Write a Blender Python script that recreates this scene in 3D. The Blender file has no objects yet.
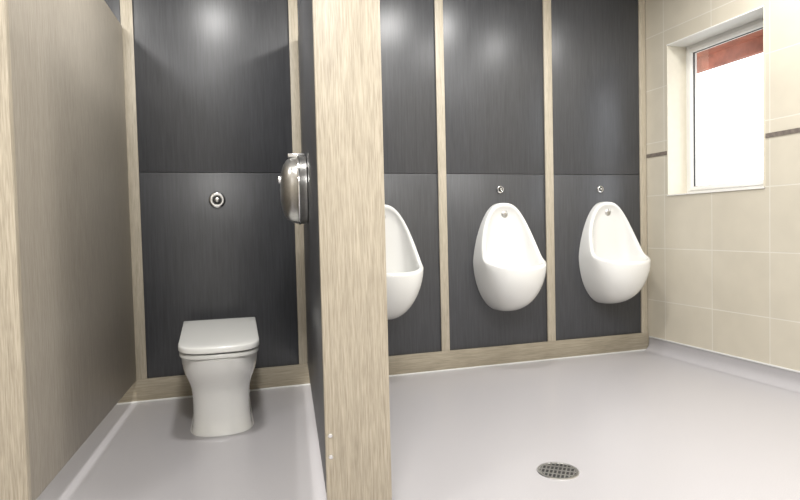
import bpy, bmesh, math
from mathutils import Vector, Matrix
S = 0.8   # metres per layout unit
scene = bpy.context.scene
try:
    scene.view_settings.view_transform = 'Standard'
    scene.view_settings.look = 'None'
except Exception: pass

# ---------------------------------------------------------------- materials
def new_mat(name):
    m = bpy.data.materials.new(name); m.use_nodes = True
    nt = m.node_tree
    return m, nt, nt.nodes['Principled BSDF']
def N(nt, t, **kw):
    n = nt.nodes.new(t)
    for k, v in kw.items(): setattr(n, k, v)
    return n
def simple(name, col, rough=0.5, metal=0.0, coat=0.0, bump=0.0, bscale=200, var=0.03):
    m, nt, b = new_mat(name)
    b.inputs['Roughness'].default_value = rough
    b.inputs['Metallic'].default_value = metal
    b.inputs['Coat Weight'].default_value = coat
    g = N(nt, 'ShaderNodeNewGeometry'); no = N(nt, 'ShaderNodeTexNoise')
    no.inputs['Scale'].default_value = bscale
    nt.links.new(g.outputs['Position'], no.inputs['Vector'])
    r = N(nt, 'ShaderNodeValToRGB')
    r.color_ramp.elements[0].color = (*[c*(1-var) for c in col], 1)
    r.color_ramp.elements[1].color = (*[min(1, c*(1+var)) for c in col], 1)
    r.color_ramp.elements[0].position = .35; r.color_ramp.elements[1].position = .65
    nt.links.new(no.outputs['Fac'], r.inputs['Fac']); nt.links.new(r.outputs['Color'], b.inputs['Base Color'])
    if bump:
        bp = N(nt, 'ShaderNodeBump'); bp.inputs['Strength'].default_value = bump; bp.inputs['Distance'].default_value = .002
        nt.links.new(no.outputs['Fac'], bp.inputs['Height']); nt.links.new(bp.outputs['Normal'], b.inputs['Normal'])
    return m
def grain(name, c0, c1, rough, scale=(120, 120, 5), spec=0.5, bstr=.15):
    m, nt, b = new_mat(name)
    g = N(nt, 'ShaderNodeNewGeometry'); mp = N(nt, 'ShaderNodeMapping')
    mp.inputs['Scale'].default_value = scale
    nt.links.new(g.outputs['Position'], mp.inputs['Vector'])
    n1 = N(nt, 'ShaderNodeTexNoise'); n1.inputs['Scale'].default_value = 1.0; n1.inputs['Detail'].default_value = 5; n1.inputs['Roughness'].default_value = .65
    nt.links.new(mp.outputs['Vector'], n1.inputs['Vector'])
    mp2 = N(nt, 'ShaderNodeMapping'); mp2.inputs['Scale'].default_value = tuple(s*2.7 for s in scale)
    nt.links.new(g.outputs['Position'], mp2.inputs['Vector'])
    n2 = N(nt, 'ShaderNodeTexNoise'); n2.inputs['Scale'].default_value = 1.0; n2.inputs['Detail'].default_value = 3
    nt.links.new(mp2.outputs['Vector'], n2.inputs['Vector'])
    mx = N(nt, 'ShaderNodeMath', operation='ADD'); nt.links.new(n1.outputs['Fac'], mx.inputs[0]); nt.links.new(n2.outputs['Fac'], mx.inputs[1])
    hf = N(nt, 'ShaderNodeMath', operation='MULTIPLY'); hf.inputs[1].default_value = .5; nt.links.new(mx.outputs[0], hf.inputs[0])
    r = N(nt, 'ShaderNodeValToRGB')
    r.color_ramp.elements[0].position = .36; r.color_ramp.elements[1].position = .62
    r.color_ramp.elements[0].color = (*c0, 1); r.color_ramp.elements[1].color = (*c1, 1)
    nt.links.new(hf.outputs[0], r.inputs['Fac']); nt.links.new(r.outputs['Color'], b.inputs['Base Color'])
    b.inputs['Roughness'].default_value = rough
    b.inputs['Specular IOR Level'].default_value = spec
    bp = N(nt, 'ShaderNodeBump'); bp.inputs['Strength'].default_value = bstr; bp.inputs['Distance'].default_value = .001
    nt.links.new(hf.outputs[0], bp.inputs['Height']); nt.links.new(bp.outputs['Normal'], b.inputs['Normal'])
    return m

WOOD = grain('wood_laminate', (.285, .245, .185), (.475, .42, .33), .45, scale=(190, 190, 7))
WOOD_T = grain('wood_trim_laminate', (.33, .29, .22), (.52, .465, .37), .45, scale=(190, 190, 7))
WOOD_G = grain('grey_oak_laminate_shaded', (.245, .215, .175), (.365, .33, .275), .42, scale=(190, 190, 7))  # greyer laminate, darkened to put the left partition's shade into the colour
WOOD_H = grain('wood_laminate_horizontal', (.24, .21, .155), (.37, .325, .25), .45, scale=(6, 170, 170))
DARK = grain('charcoal_laminate', (.036, .037, .042), (.056, .058, .064), .36, scale=(90, 90, 3.5), spec=.6, bstr=.05)
CERAMIC = simple('white_ceramic', (.77, .77, .75), .10, coat=.5, var=.005)
SEATM = simple('white_plastic', (.74, .74, .715), .22, var=.005)
CHROME = simple('chrome', (.75, .75, .75), .15, metal=1, var=.01)
STEEL = simple('brushed_steel', (.62, .61, .59), .28, metal=1, var=.05, bscale=90)
BLACK = simple('dark_rubber_and_gap_shade', (.02, .02, .02), .5)  # gasket and button black; also painted shade in seat gap and drain
PVC = simple('white_pvc', (.80, .79, .76), .35, var=.01)
SEAL = simple('sealant', (.70, .70, .69), .4, var=.01)
PAINT = simple('white_paint', (.80, .79, .76), .8, bump=.05)
REVEAL = simple('cream_reveal', (.66, .62, .52), .4, var=.02, bscale=30)
EAVE = simple('brown_timber', (.34, .11, .06), .6, var=.2, bscale=15)
GROUND = simple('outside_paving', (.4, .4, .38), .9, var=.1, bscale=5)

def floor_mat():
    m, nt, b = new_mat('grey_vinyl')
    g = N(nt, 'ShaderNodeNewGeometry')
    n1 = N(nt, 'ShaderNodeTexNoise'); n1.inputs['Scale'].default_value = 260; n1.inputs['Detail'].default_value = 2
    n2 = N(nt, 'ShaderNodeTexNoise'); n2.inputs['Scale'].default_value = 1.6; n2.inputs['Detail'].default_value = 4
    for n in (n1, n2): nt.links.new(g.outputs['Position'], n.inputs['Vector'])
    r1 = N(nt, 'ShaderNodeValToRGB'); r1.color_ramp.elements[0].position = .3; r1.color_ramp.elements[1].position = .7
    r1.color_ramp.elements[0].color = (.385, .372, .382, 1); r1.color_ramp.elements[1].color = (.43, .417, .427, 1)
    nt.links.new(n1.outputs['Fac'], r1.inputs['Fac']); nt.links.new(r1.outputs['Color'], b.inputs['Base Color'])
    mr = N(nt, 'ShaderNodeMapRange'); mr.inputs['To Min'].default_value = .24; mr.inputs['To Max'].default_value = .40
    nt.links.new(n2.outputs['Fac'], mr.inputs['Value']); nt.links.new(mr.outputs['Result'], b.inputs['Roughness'])
    bp = N(nt, 'ShaderNodeBump'); bp.inputs['Strength'].default_value = .08; bp.inputs['Distance'].default_value = .001
    nt.links.new(n1.outputs['Fac'], bp.inputs['Height']); nt.links.new(bp.outputs['Normal'], b.inputs['Normal'])
    return m
FLOORM = floor_mat()

def tile_mat():
    m, nt, b = new_mat('cream_tile')
    g = N(nt, 'ShaderNodeNewGeometry'); sp = N(nt, 'ShaderNodeSeparateXYZ'); nt.links.new(g.outputs['Position'], sp.inputs[0])
    ax = N(nt, 'ShaderNodeMath', operation='ADD'); nt.links.new(sp.outputs['Y'], ax.inputs[0]); ax.inputs[1].default_value = (-2.906 + 0.46*20)*S
    az = N(nt, 'ShaderNodeMath', operation='ADD'); nt.links.new(sp.outputs['Z'], az.inputs[0]); az.inputs[1].default_value = (-1.255 + 0.42*10)*S
    cb = N(nt, 'ShaderNodeCombineXYZ'); nt.links.new(ax.outputs[0], cb.inputs['X']); nt.links.new(az.outputs[0], cb.inputs['Y'])
    br = N(nt, 'ShaderNodeTexBrick', offset=0.0, squash=1.0)
    br.inputs['Scale'].default_value = 1.0; br.inputs['Mortar Size'].default_value = .003; br.inputs['Mortar Smooth'].default_value = .2
    br.inputs['Brick Width'].default_value = .46*S; br.inputs['Row Height'].default_value = .42*S; br.inputs['Bias'].default_value = 0
    br.inputs['Color1'].default_value = (.60, .555, .46, 1); br.inputs['Color2'].default_value = (.575, .53, .435, 1); br.inputs['Mortar'].default_value = (.68, .65, .58, 1)
    nt.links.new(cb.outputs[0], br.inputs['Vector'])
    no = N(nt, 'ShaderNodeTexNoise'); no.inputs['Scale'].default_value = 7; no.inputs['Detail'].default_value = 6
    nt.links.new(g.outputs['Position'], no.inputs['Vector'])
    r = N(nt, 'ShaderNodeValToRGB'); r.color_ramp.elements[0].position = .3; r.color_ramp.elements[1].position = .7
    r.color_ramp.elements[0].color = (.93, .93, .93, 1); r.color_ramp.elements[1].color = (1, 1, 1, 1)
    nt.links.new(no.outputs['Fac'], r.inputs['Fac'])
    mx = N(nt, 'ShaderNodeMix', data_type='RGBA', blend_type='MULTIPLY'); mx.inputs[0].default_value = 1
    nt.links.new(br.outputs['Color'], mx.inputs[6]); nt.links.new(r.outputs['Color'], mx.inputs[7])
    nt.links.new(mx.outputs[2], b.inputs['Base Color'])
    b.inputs['Roughness'].default_value = .3
    bp = N(nt, 'ShaderNodeBump', invert=True); bp.inputs['Strength'].default_value = .4; bp.inputs['Distance'].default_value = .002
    nt.links.new(br.outputs['Fac'], bp.inputs['Height']); nt.links.new(bp.outputs['Normal'], b.inputs['Normal'])
    return m
TILE = tile_mat()
BAND = simple('brown_border_tile', (.17, .145, .125), .3, var=.2, bscale=60)

def glass_mat():
    m = bpy.data.materials.new('window_glass'); m.use_nodes = True; nt = m.node_tree
    nt.nodes.clear()
    o = N(nt, 'ShaderNodeOutputMaterial'); t = N(nt, 'ShaderNodeBsdfTransparent'); gl = N(nt, 'ShaderNodeBsdfGlossy'); gl.inputs['Roughness'].default_value = .02
    mx = N(nt, 'ShaderNodeMixShader'); mx.inputs[0].default_value = .14
    nt.links.new(t.outputs[0], mx.inputs[1]); nt.links.new(gl.outputs[0], mx.inputs[2]); nt.links.new(mx.outputs[0], o.inputs[0])
    return m
GLASS = glass_mat()
def emit_mat():
    m, nt, b = new_mat('lamp_diffuser')
    b.inputs['Base Color'].default_value = (.9, .9, .9, 1)
    b.inputs['Emission Color'].default_value = (1, .98, .95, 1); b.inputs['Emission Strength'].default_value = 3
    return m
LAMP = emit_mat()

# ---------------------------------------------------------------- builder
class B:
    def __init__(s): s.bm = bmesh.new(); s.mats = []
    def mi(s, m):
        if m not in s.mats: s.mats.append(m)
        return s.mats.index(m)
    def absorb(s, tmp, mat, smooth=False, M=None, recalc=True):
        i = s.mi(mat)
        if M is not None: bmesh.ops.transform(tmp, matrix=M, verts=tmp.verts)
        if recalc: bmesh.ops.recalc_face_normals(tmp, faces=tmp.faces)
        for f in tmp.faces: f.material_index = i; f.smooth = smooth
        me = bpy.data.meshes.new('tmp'); tmp.to_mesh(me); tmp.free()
        s.bm.from_mesh(me); bpy.data.meshes.remove(me)
    def box(s, x0, x1, y0, y1, z0, z1, mat, bev=0.0, M=None):
        t = bmesh.new()
        bmesh.ops.create_cube(t, size=1)
        for v in t.verts:
            v.co = Vector((x0+(v.co.x+.5)*(x1-x0), y0+(v.co.y+.5)*(y1-y0), z0+(v.co.z+.5)*(z1-z0)))
        if bev: bmesh.ops.bevel(t, geom=list(t.edges), offset=bev, segments=2, affect='EDGES', profile=.5)
        s.absorb(t, mat, False, M)
    def quad(s, pts, mat):
        t = bmesh.new(); t.faces.new([t.verts.new(p) for p in pts]); s.absorb(t, mat, False, None, False)
    def loft(s, rings, mat, cap0=True, cap1=True, closed=True, smooth=True, M=None):
        t = bmesh.new(); vr = [[t.verts.new(p) for p in r] for r in rings]
        n = len(rings[0])
        for a, b in zip(vr[:-1], vr[1:]):
            for i in range(n if closed else n-1):
                j = (i+1) % n
                try: t.faces.new((a[i], a[j], b[j], b[i]))
                except Exception: pass
        if cap0: t.faces.new(vr[0][::-1])
        if cap1: t.faces.new(vr[-1])
        bmesh.ops.remove_doubles(t, verts=t.verts, dist=1e-5)
        s.absorb(t, mat, smooth, M)
    def lathe(s, prof, mat, M, n=48):
        rings = [[(max(r, 1e-4)*math.cos(2*math.pi*i/n), max(r, 1e-4)*math.sin(2*math.pi*i/n), h) for i in range(n)] for h, r in prof]
        s.loft(rings, mat, M=M)
    def done(s, name, M=None):
        bm = s.bm
        if M is not None: bmesh.ops.transform(bm, matrix=M.inverted(), verts=bm.verts)
        bmesh.ops.scale(bm, vec=(S, S, S), verts=bm.verts)
        xs = [v.co.x for v in bm.verts]; ys = [v.co.y for v in bm.verts]; zs = [v.co.z for v in bm.verts]
        c = Vector(((min(xs)+max(xs))/2, (min(ys)+max(ys))/2, min(zs)))
        bmesh.ops.translate(bm, vec=-c, verts=bm.verts)
        me = bpy.data.meshes.new(name); bm.to_mesh(me); bm.free()
        for m in s.mats: me.materials.append(m)
        o = bpy.data.objects.new(name, me)
        if M is None: o.location = c
        else:
            R = M.to_3x3().to_4x4(); o.matrix_world = Matrix.Translation(M.translation*S) @ R @ Matrix.Translation(c)
        scene.collection.objects.link(o)
        try:
            me.set_sharp_from_angle(angle=math.radians(42))
        except Exception: pass
        return o

YP = 4.03      # panel face
XR = 3.41      # tiled wall face
ZC = 2.98      # ceiling
XL = -2.3; YF = -1.6

# ---------------------------------------------------------------- shell
b = B(); b.box(XL-.1, XR+.02, YF-.1, 4.2, -.1, 0, FLOORM); b.done('floor')
b = B(); b.box(XL-.1, XR+.25, YF-.1, 4.3, ZC, ZC+.1, PAINT); b.done('ceiling')
b = B(); b.box(XL-.1, XR+.25, 4.07, 4.3, -.1, ZC, PAINT); b.done('wall_back')
b = B(); b.box(XL-.1, XL, YF, 4.07, -.1, ZC, TILE); b.done('wall_left')
b = B(); b.box(XL-.1, XR+.25, YF-.1, YF, -.1, ZC, PAINT); b.done('wall_front')
WY0, WY1, WZ0, WZ1 = 2.94, 3.79, 1.245, 2.402
b = B()
b.box(XR, XR+.25, YF, WY0, -.1, ZC, TILE); b.box(XR, XR+.25, WY1, 4.07, -.1, ZC, TILE)
b.box(XR, XR+.25, WY0, WY1, -.1, WZ0, TILE); b.box(XR, XR+.25, WY0, WY1, WZ1, ZC, TILE)
b.done('wall_right')
b = B()
b.box(XR-.004, XR+.002, YF, WY0-.006, 1.563, 1.592, BAND); b.box(XR-.004, XR+.002, WY1+.006, 4.02, 1.563, 1.592, BAND)
b.done('trim_tile_border')

# window
b = B()
e = .008
b.box(XR-.005, XR+.19, WY0, WY0+e, WZ0, WZ1, REVEAL); b.box(XR-.005, XR+.19, WY1-e, WY1, WZ0, WZ1, REVEAL)
b.box(XR-.008, XR+.19, WY0, WY1, WZ0, WZ0+e, PVC); b.box(XR-.006, XR+.19, WY0, WY1, WZ1-e, WZ1, PVC)
def frame(x0, x1, y0, y1, z0, z1, w, mat, bev=.004):
    b.box(x0, x1, y0, y0+w, z0, z1, mat, bev); b.box(x0, x1, y1-w, y1, z0, z1, mat, bev)
    b.box(x0, x1, y0+w*.9, y1-w*.9, z0, z0+w, mat, bev); b.box(x0, x1, y0+w*.9, y1-w*.9, z1-w, z1, mat, bev)
frame(XR+.175, XR+.235, WY0+.005, WY1-.005, WZ0+.005, WZ1-.005, .034, PVC)
frame(XR+.163, XR+.225, WY0+.036, WY1-.036, WZ0+.036, WZ1-.036, .030, PVC)
frame(XR+.188, XR+.20, WY0+.062, WY1-.062, WZ0+.062, WZ1-.062, .008, BLACK, 0)
b.quad([(XR+.195, WY0+.064, WZ0+.064), (XR+.195, WY1-.064, WZ0+.064), (XR+.195, WY1-.064, WZ1-.064), (XR+.195, WY0+.064, WZ1-.064)], GLASS)
b.done('window_1')

# outside
b = B(); b.box(XR+.25, 4.36, 0.5, 7, 2.52, 2.62, EAVE); b.box(4.30, 4.36, .5, 7, 2.40, 2.7, EAVE, .01)
b.done('roof_eave')
b = B(); b.box(XR+.25, 30, -15, 25, -.4, -.3, GROUND); b.done('outdoor_ground')

# ---------------------------------------------------------------- back wall panels
SEAM = 1.430
bays = [(-2.25, -1.36), (-1.36, -.418), (-.418, .59), (.59, 1.622), (1.622, 2.505), (2.505, 3.375)]
for i, (x0, x1) in enumerate(bays):
    b = B()
    b.box(x0+.004, x1-.004, YP, YP+.035, .13, SEAM-.0015, DARK, .0012)
    b.box(x0+.004, x1-.004, YP, YP+.035, SEAM+.0015, ZC-.01, DARK, .0012)
    b.done('laminate_panel')
for i, (x0, x1) in enumerate([(-.458, -.390), (.558, .618), (1.592, 1.655), (2.472, 2.541), (3.345, 3.405), (-1.39, -1.33)]):
    b = B(); b.box(x0, x1, YP-.012, YP+.001, .135, ZC-.005, WOOD_T, .002); b.done('trim_%d' % (i+1))
b = B(); b.box(XL+.01, 3.405, 4.01, 4.068, .0, .142, WOOD_H, .002)
b.box(XL+.01, 3.405, 4.000, 4.012, 0, .010, SEAL, .002)
b.done('baseboard_back')
# vinyl cove on right wall
prof = [(XR-.075, .001)]
for k in range(7):
    a = k/6*math.pi/2
    prof.append((XR-.004-.065+.065*math.sin(a), .001+.065-.065*math.cos(a)))
prof += [(XR-.004, .108), (XR+.002, .108), (XR+.002, .0)]
b = B(); b.loft([[(x, YF+.01, z) for x, z in prof], [(x, 4.005, z) for x, z in prof]], FLOORM, smooth=False)
b.box(XR-.008, XR+.001, YF+.01, 4.005, .105, .116, SEAL, .002)
b.done('baseboard_right')

# ---------------------------------------------------------------- cubicle partitions
def frameM(p0, p1):
    p0 = Vector(p0); p1 = Vector(p1); d = (p1-p0)
    return Matrix.Translation((p0.x, p0.y, 0)) @ Matrix.Rotation(math.atan2(d.y, d.x), 4, 'Z'), d.length
PH = 2.31
def partition(p0, p1, side, mat, q0, q1, screws):
    M, L = frameM(p0, p1); b = B()
    if side > 0: b.box(0, L, 0, .03, .142, PH, mat, .002, M)
    else: b.box(0, L, -.03, 0, .142, PH, mat, .002, M)
    Q, LQ = frameM(q0, q1)
    b.box(0, LQ, 0, .03, 0, PH, WOOD, .002, Q)          # front pilaster, reaches the floor
    if screws:
        for z in (.353, .28):
            b.lathe([(0, .0075), (.004, .0075), (.006, .004), (.006, 0)], CHROME, Q @ Matrix.Translation((.016, .001, z)) @ Matrix.Rotation(math.pi/2, 4, 'X'), 20)
    b.done('toilet_partition', M)
partition((-.606, 2.165), (-.450, 4.005), 1, WOOD_G, (-.80, 2.157), (-.567, 2.134), False)
partition((.358, 2.012), (.612, 4.005), -1, DARK, (.3556, 1.98), (.578, 1.958), True)

# ---------------------------------------------------------------- toilet
def dring(w, yf, L, yb, z, wb=None, n=32, ex=2.3, nb=4):
    wb = w if wb is None else wb
    pts = []
    ys = yf+L
    for k in range(nb):
        t = k/nb; pts.append((wb+(w-wb)*t, yb+(ys-yb)*t))
    for k in range(n+1):
        a = -math.pi/2 + math.pi*k/n
        sx = -math.sin(a); cx = math.cos(a)
        x = w*math.copysign(abs(sx)**(2/ex), sx); y = ys - L*abs(cx)**(2/ex)
        pts.append((x, y))
    for k in range(nb):
        t = (k+1)/nb; pts.append((-(w+(wb-w)*t), ys+(yb-ys)*t))
    return [(x, y, z + z/.41*.03*(y-3.1)/.8) for x, y in pts]
b = B()
MT = Matrix.Translation((.036, 3.1, 0)) @ Matrix.Rotation(math.radians(-1.5), 4, 'Z') @ Matrix.Translation((0, -3.1, 0))
yb = 4.0
rows = [(.0, .158, 3.185, .15), (.012, .157, 3.187, .15), (.03, .152, 3.195, .15), (.08, .147, 3.20, .15), (.14, .145, 3.20, .15), (.19, .147, 3.198, .16),
        (.23, .153, 3.19, .17), (.26, .163, 3.175, .19), (.285, .174, 3.16, .21), (.31, .183, 3.145, .22), (.34, .190, 3.13, .23), (.375, .195, 3.118, .23), (.405, .197, 3.112, .23), (.411, .192, 3.118, .23)]
b.loft([dring(w, yf, L, yb, z, wb=max(w, .15), ex=2.6) for z, w, yf, L in rows], CERAMIC, M=MT)
def plate(z0, z1, w, yf, yb_, wb, mat, L=.2, dome=0.0, ex=3.0):
    r = .008
    rg = [dring(w-r, yf+r, L, yb_-r, z0, wb-r, ex=ex), dring(w, yf, L, yb_, z0+r*.7, wb, ex=ex), dring(w, yf, L, yb_, z1-r, wb, ex=ex),
          dring(w-r*.4, yf+r*.4, L, yb_-r*.4, z1-r*.3, wb-r*.4, ex=ex), dring(w-r*1.4, yf+r*1.4, L, yb_-r*1.4, z1, wb-r*1.4, ex=ex)]
    if dome:
        rg.append(dring(w-.05, yf+.05, L-.02, yb_-.05, z1+dome*.7, wb-.05, ex=ex)); rg.append(dring(w-.12, yf+.12, L-.06, yb_-.12, z1+dome, wb-.12, ex=ex))
    b.loft(rg, mat, M=MT)
plate(.4115, .436, .200, 3.108, 3.86, .210, SEATM, ex=3.3)
plate(.435, .443, .190, 3.120, 3.85, .20, BLACK, ex=3.3)  # black plate stands in for the shadow between seat and lid
plate(.442, .476, .204, 3.100, 3.87, .214, SEATM, dome=.003, ex=3.3)
for sx in (-1, 1):
    b.lathe([(0, .018), (.05, .018), (.05, 0)], CHROME, MT @ Matrix.Translation((sx*.09-.025, 3.885, .452)) @ Matrix.Rotation(math.pi/2, 4, 'Y'), 20)
b.box(-.12, .12, 3.86, 3.9, .41, .46, SEATM, .006, MT)
b.loft([dring(.164, 3.178, .17, yb, .0005), dring(.160, 3.182, .17, yb, .006)], SEAL, M=MT)
b.done('toilet')

# ---------------------------------------------------------------- flush buttons
def button(x, z, r, name='flush_button'):
    b = B(); M = Matrix.Translation((x, YP-.001, z)) @ Matrix.Rotation(math.pi/2, 4, 'X')
    b.lathe([(0, r), (.004, r), (.010, r*.92), (.013, r*.75), (.012, r*.62), (.006, r*.58), (.006, 0)], CHROME, M)
    b.lathe([(.006, r*.56), (.012, r*.5), (.0125, 0)], BLACK, M)
    b.lathe([(.012, r*.30), (.019, r*.28), (.021, r*.2), (.021, 0)], STEEL, M, 24)
    b.done(name)
button(.067, 1.254, .052)
UX = [1.155, 2.10, 3.005]
for ux, bx in zip(UX, (1.15, 2.088, 2.966)): button(bx, 1.314, .030)

# ---------------------------------------------------------------- urinals
def urinal(x0):
    b = B(); n = 84; y0 = YP-.002
    def g(c): return (c+math.sqrt(c*c+.010))/2
    HW = .240
    def sgnp(s_, e): return math.copysign(abs(s_)**e, s_)
    def rim(th):
        c, s_ = math.cos(th), math.sin(th)
        z = .790 + .060*c + .36*g(c) - .003
        x = HW*sgnp(s_, 1-.20*max(c, 0))*(1-.16*max(c, 0))
        p = .045 + .115*(1-max(c, 0))**1.8 + (.215*(-c)**.95 if c < 0 else 0)
        return Vector((x, p, z))
    def wallp(th):
        c, s_ = math.cos(th), math.sin(th)
        if c >= 0: return Vector((HW*1.01*sgnp(s_, 1-.20*c)*(1-.15*c), 0, .790+.425*c))
        return Vector((HW*1.01*sgnp(s_, 1-.12*(-c)), 0, .790-.385*(-c)))
    D = Vector((0, .15, .55))
    rings = [[] for _ in range(31)]
    for i in range(n):
        th = 2*math.pi*i/n; c = math.cos(th)
        R = rim(th); A = wallp(th)
        cc = max(-c, 0)
        Mc = Vector((A.x*1.0, R.y*(1-.04*cc), A.z + .005*cc))
        col = []
        K = 12
        for k in range(K):
            t = k/K
            col.append(A*(1-t)**2 + Mc*2*t*(1-t) + R*t*t)
        inw = (Vector((0, .12, .84))-R); inw.y *= .3; inw.normalize()
        up = Vector((0, .5*(1-cc)+.2, .3+.5*cc)).normalized()
        for a in (0, 45, 90, 135, 180):
            ar = math.radians(a)
            col.append(R + inw*(.016-.016*math.cos(ar)) + up*(.010*math.sin(ar)))
        R2 = col[-1]
        ca = max(c, 0)
        if c >= 0: C = Vector((R2.x*.90, .010, .62+.08*ca))
        else: C = Vector((R2.x*.90, .010+(R2.y*.92-.010)*cc**1.2, .55+.07*(1-cc)))
        K2 = 13
        for k in range(1, K2+1):
            t = k/K2
            col.append(R2*(1-t)**2 + C*2*t*(1-t) + D*t*t)
        for k, v in enumerate(col): rings[k].append((x0+v.x, y0-v.y, v.z))
    m = len(col)
    b.loft(rings[:m], CERAMIC, cap0=True, cap1=False)
    b.lathe([(0, .032), (.014, .032), (.026, .026), (.032, .012), (.032, 0)], STEEL,
            Matrix.Translation((x0, y0-.020, 1.130)) @ Matrix.Rotation(math.pi/2+.15, 4, 'X'), 28)
    b.lathe([(0, .03), (.006, .03), (.008, .02), (.008, 0)], CHROME, Matrix.Translation((x0, y0-.15, .553)), 24)
    b.done('urinal')
for ux in UX: urinal(ux)

# ---------------------------------------------------------------- paper dispenser
d = (Vector((.612, 4.005))-Vector((.358, 2.012))).normalized()
yc = 3.02; xf = .358+.1276*(yc-2.012)
nx = Vector((-d.y, d.x, 0))
zax = nx; xax = Vector((d.x, d.y, 0)); yax = zax.cross(xax)
MD = Matrix(((xax.x, yax.x, zax.x, xf+nx.x*.002), (xax.y, yax.y, zax.y, yc+nx.y*.002), (xax.z, yax.z, zax.z, 1.25), (0, 0, 0, 1)))
b = B()
b.lathe([(0, .160), (.004, .168), (.03, .170), (.036, .173), (.046, .173), (.050, .168), (.075, .163), (.098, .148), (.114, .124), (.124, .092), (.130, .05), (.132, 0)], STEEL, MD, 64)
b.lathe([(.036, .1735), (.038, .1745), (.044, .1745), (.046, .1735)], CHROME, MD, 64)
b.lathe([(.110, .020), (.138, .020), (.142, .015), (.142, 0)], CHROME, MD @ Matrix.Translation((-.02, -.05, 0)), 28)
b.box(-.05, .05, -.178, -.158, .01, .09, CHROME, .004, MD)
b.done('toilet_paper_dispenser', MD)

# ---------------------------------------------------------------- floor drain
b = B(); dx, dy, r = 1.382, 2.184, .088
Mf = Matrix.Translation((dx, dy, 0))
b.lathe([(.0005, r), (.004, r*.98), (.005, r*.90), (.003, r*.86), (.002, r*.84)], STEEL, Mf)
b.lathe([(.0030, r*.865), (.0031, 0)], BLACK, Mf)  # black disc painted in as the shade below the grating
Mr = Mf @ Matrix.Rotation(.9, 4, 'Z')
for k in range(-4, 5):
    y = k*r*.19; h = math.sqrt(max((r*.86)**2-y*y, 0))
    b.box(-h, h, y-.0030, y+.0030, .003, .0052, STEEL, .0006, Mr)
for k in (-1, 0, 1):
    x = k*r*.45; h = math.sqrt((r*.86)**2-x*x)
    b.box(x-.004, x+.004, -h, h, .003, .0050, STEEL, .0006, Mr)
b.done('floor_drain')

# ---------------------------------------------------------------- lights
def downlight(x, y, power, r=.20):
    b = B(); M = Matrix.Translation((x, y, ZC)) @ Matrix.Rotation(math.pi, 4, 'X')
    b.lathe([(0, r*1.15), (.02, r*1.15), (.03, r*1.08), (.03, r)], PVC, M)
    b.lathe([(.005, r), (.024, r), (.026, 0)], LAMP, M)
    b.done('ceiling_light')
    l = bpy.data.lights.new('lamp', 'AREA'); l.shape = 'DISK'; l.size = 2*r*S; l.energy = power; l.color = (1, .985, .96)
    o = bpy.data.objects.new('ceiling_lamp_light', l); o.location = (x*S, y*S, (ZC-.04)*S); scene.collection.objects.link(o)
for x, y, p, r in [(.12, 2.8, 20, .12), (1.65, 3.05, 18, .2), (2.8, 2.6, 16, .2), (1.6, 1.0, 32, .2), (0.0, .4, 44, .2), (2.7, .3, 28, .2), (-1.2, 3.0, 18, .2), (-1.4, .8, 22, .2)]:
    downlight(x, y, p, r)

# world
w = bpy.data.worlds.new('World'); scene.world = w; w.use_nodes = True
bg = w.node_tree.nodes['Background']; bg.inputs['Color'].default_value = (.93, .96, 1, 1); bg.inputs['Strength'].default_value = 3.5

# ---------------------------------------------------------------- camera
th = math.atan(192/598); ph = .0378; ro = .0238
right0 = Vector((math.cos(th), -math.sin(th), 0))
fw = Vector((math.sin(th)*math.cos(ph), math.cos(th)*math.cos(ph), -math.sin(ph)))
up0 = right0.cross(fw)
r = right0*math.cos(ro) - up0*math.sin(ro); u = up0*math.cos(ro) + right0*math.sin(ro)
cd = bpy.data.cameras.new('camera'); cd.sensor_width = 36; cd.lens = 598/800*36; cd.clip_start = .02
co = bpy.data.objects.new('camera', cd)
co.matrix_world = Matrix(((r.x, u.x, -fw.x, 0), (r.y, u.y, -fw.y, 0), (r.z, u.z, -fw.z, 1.05*S), (0, 0, 0, 1)))
scene.collection.objects.link(co); scene.camera = co
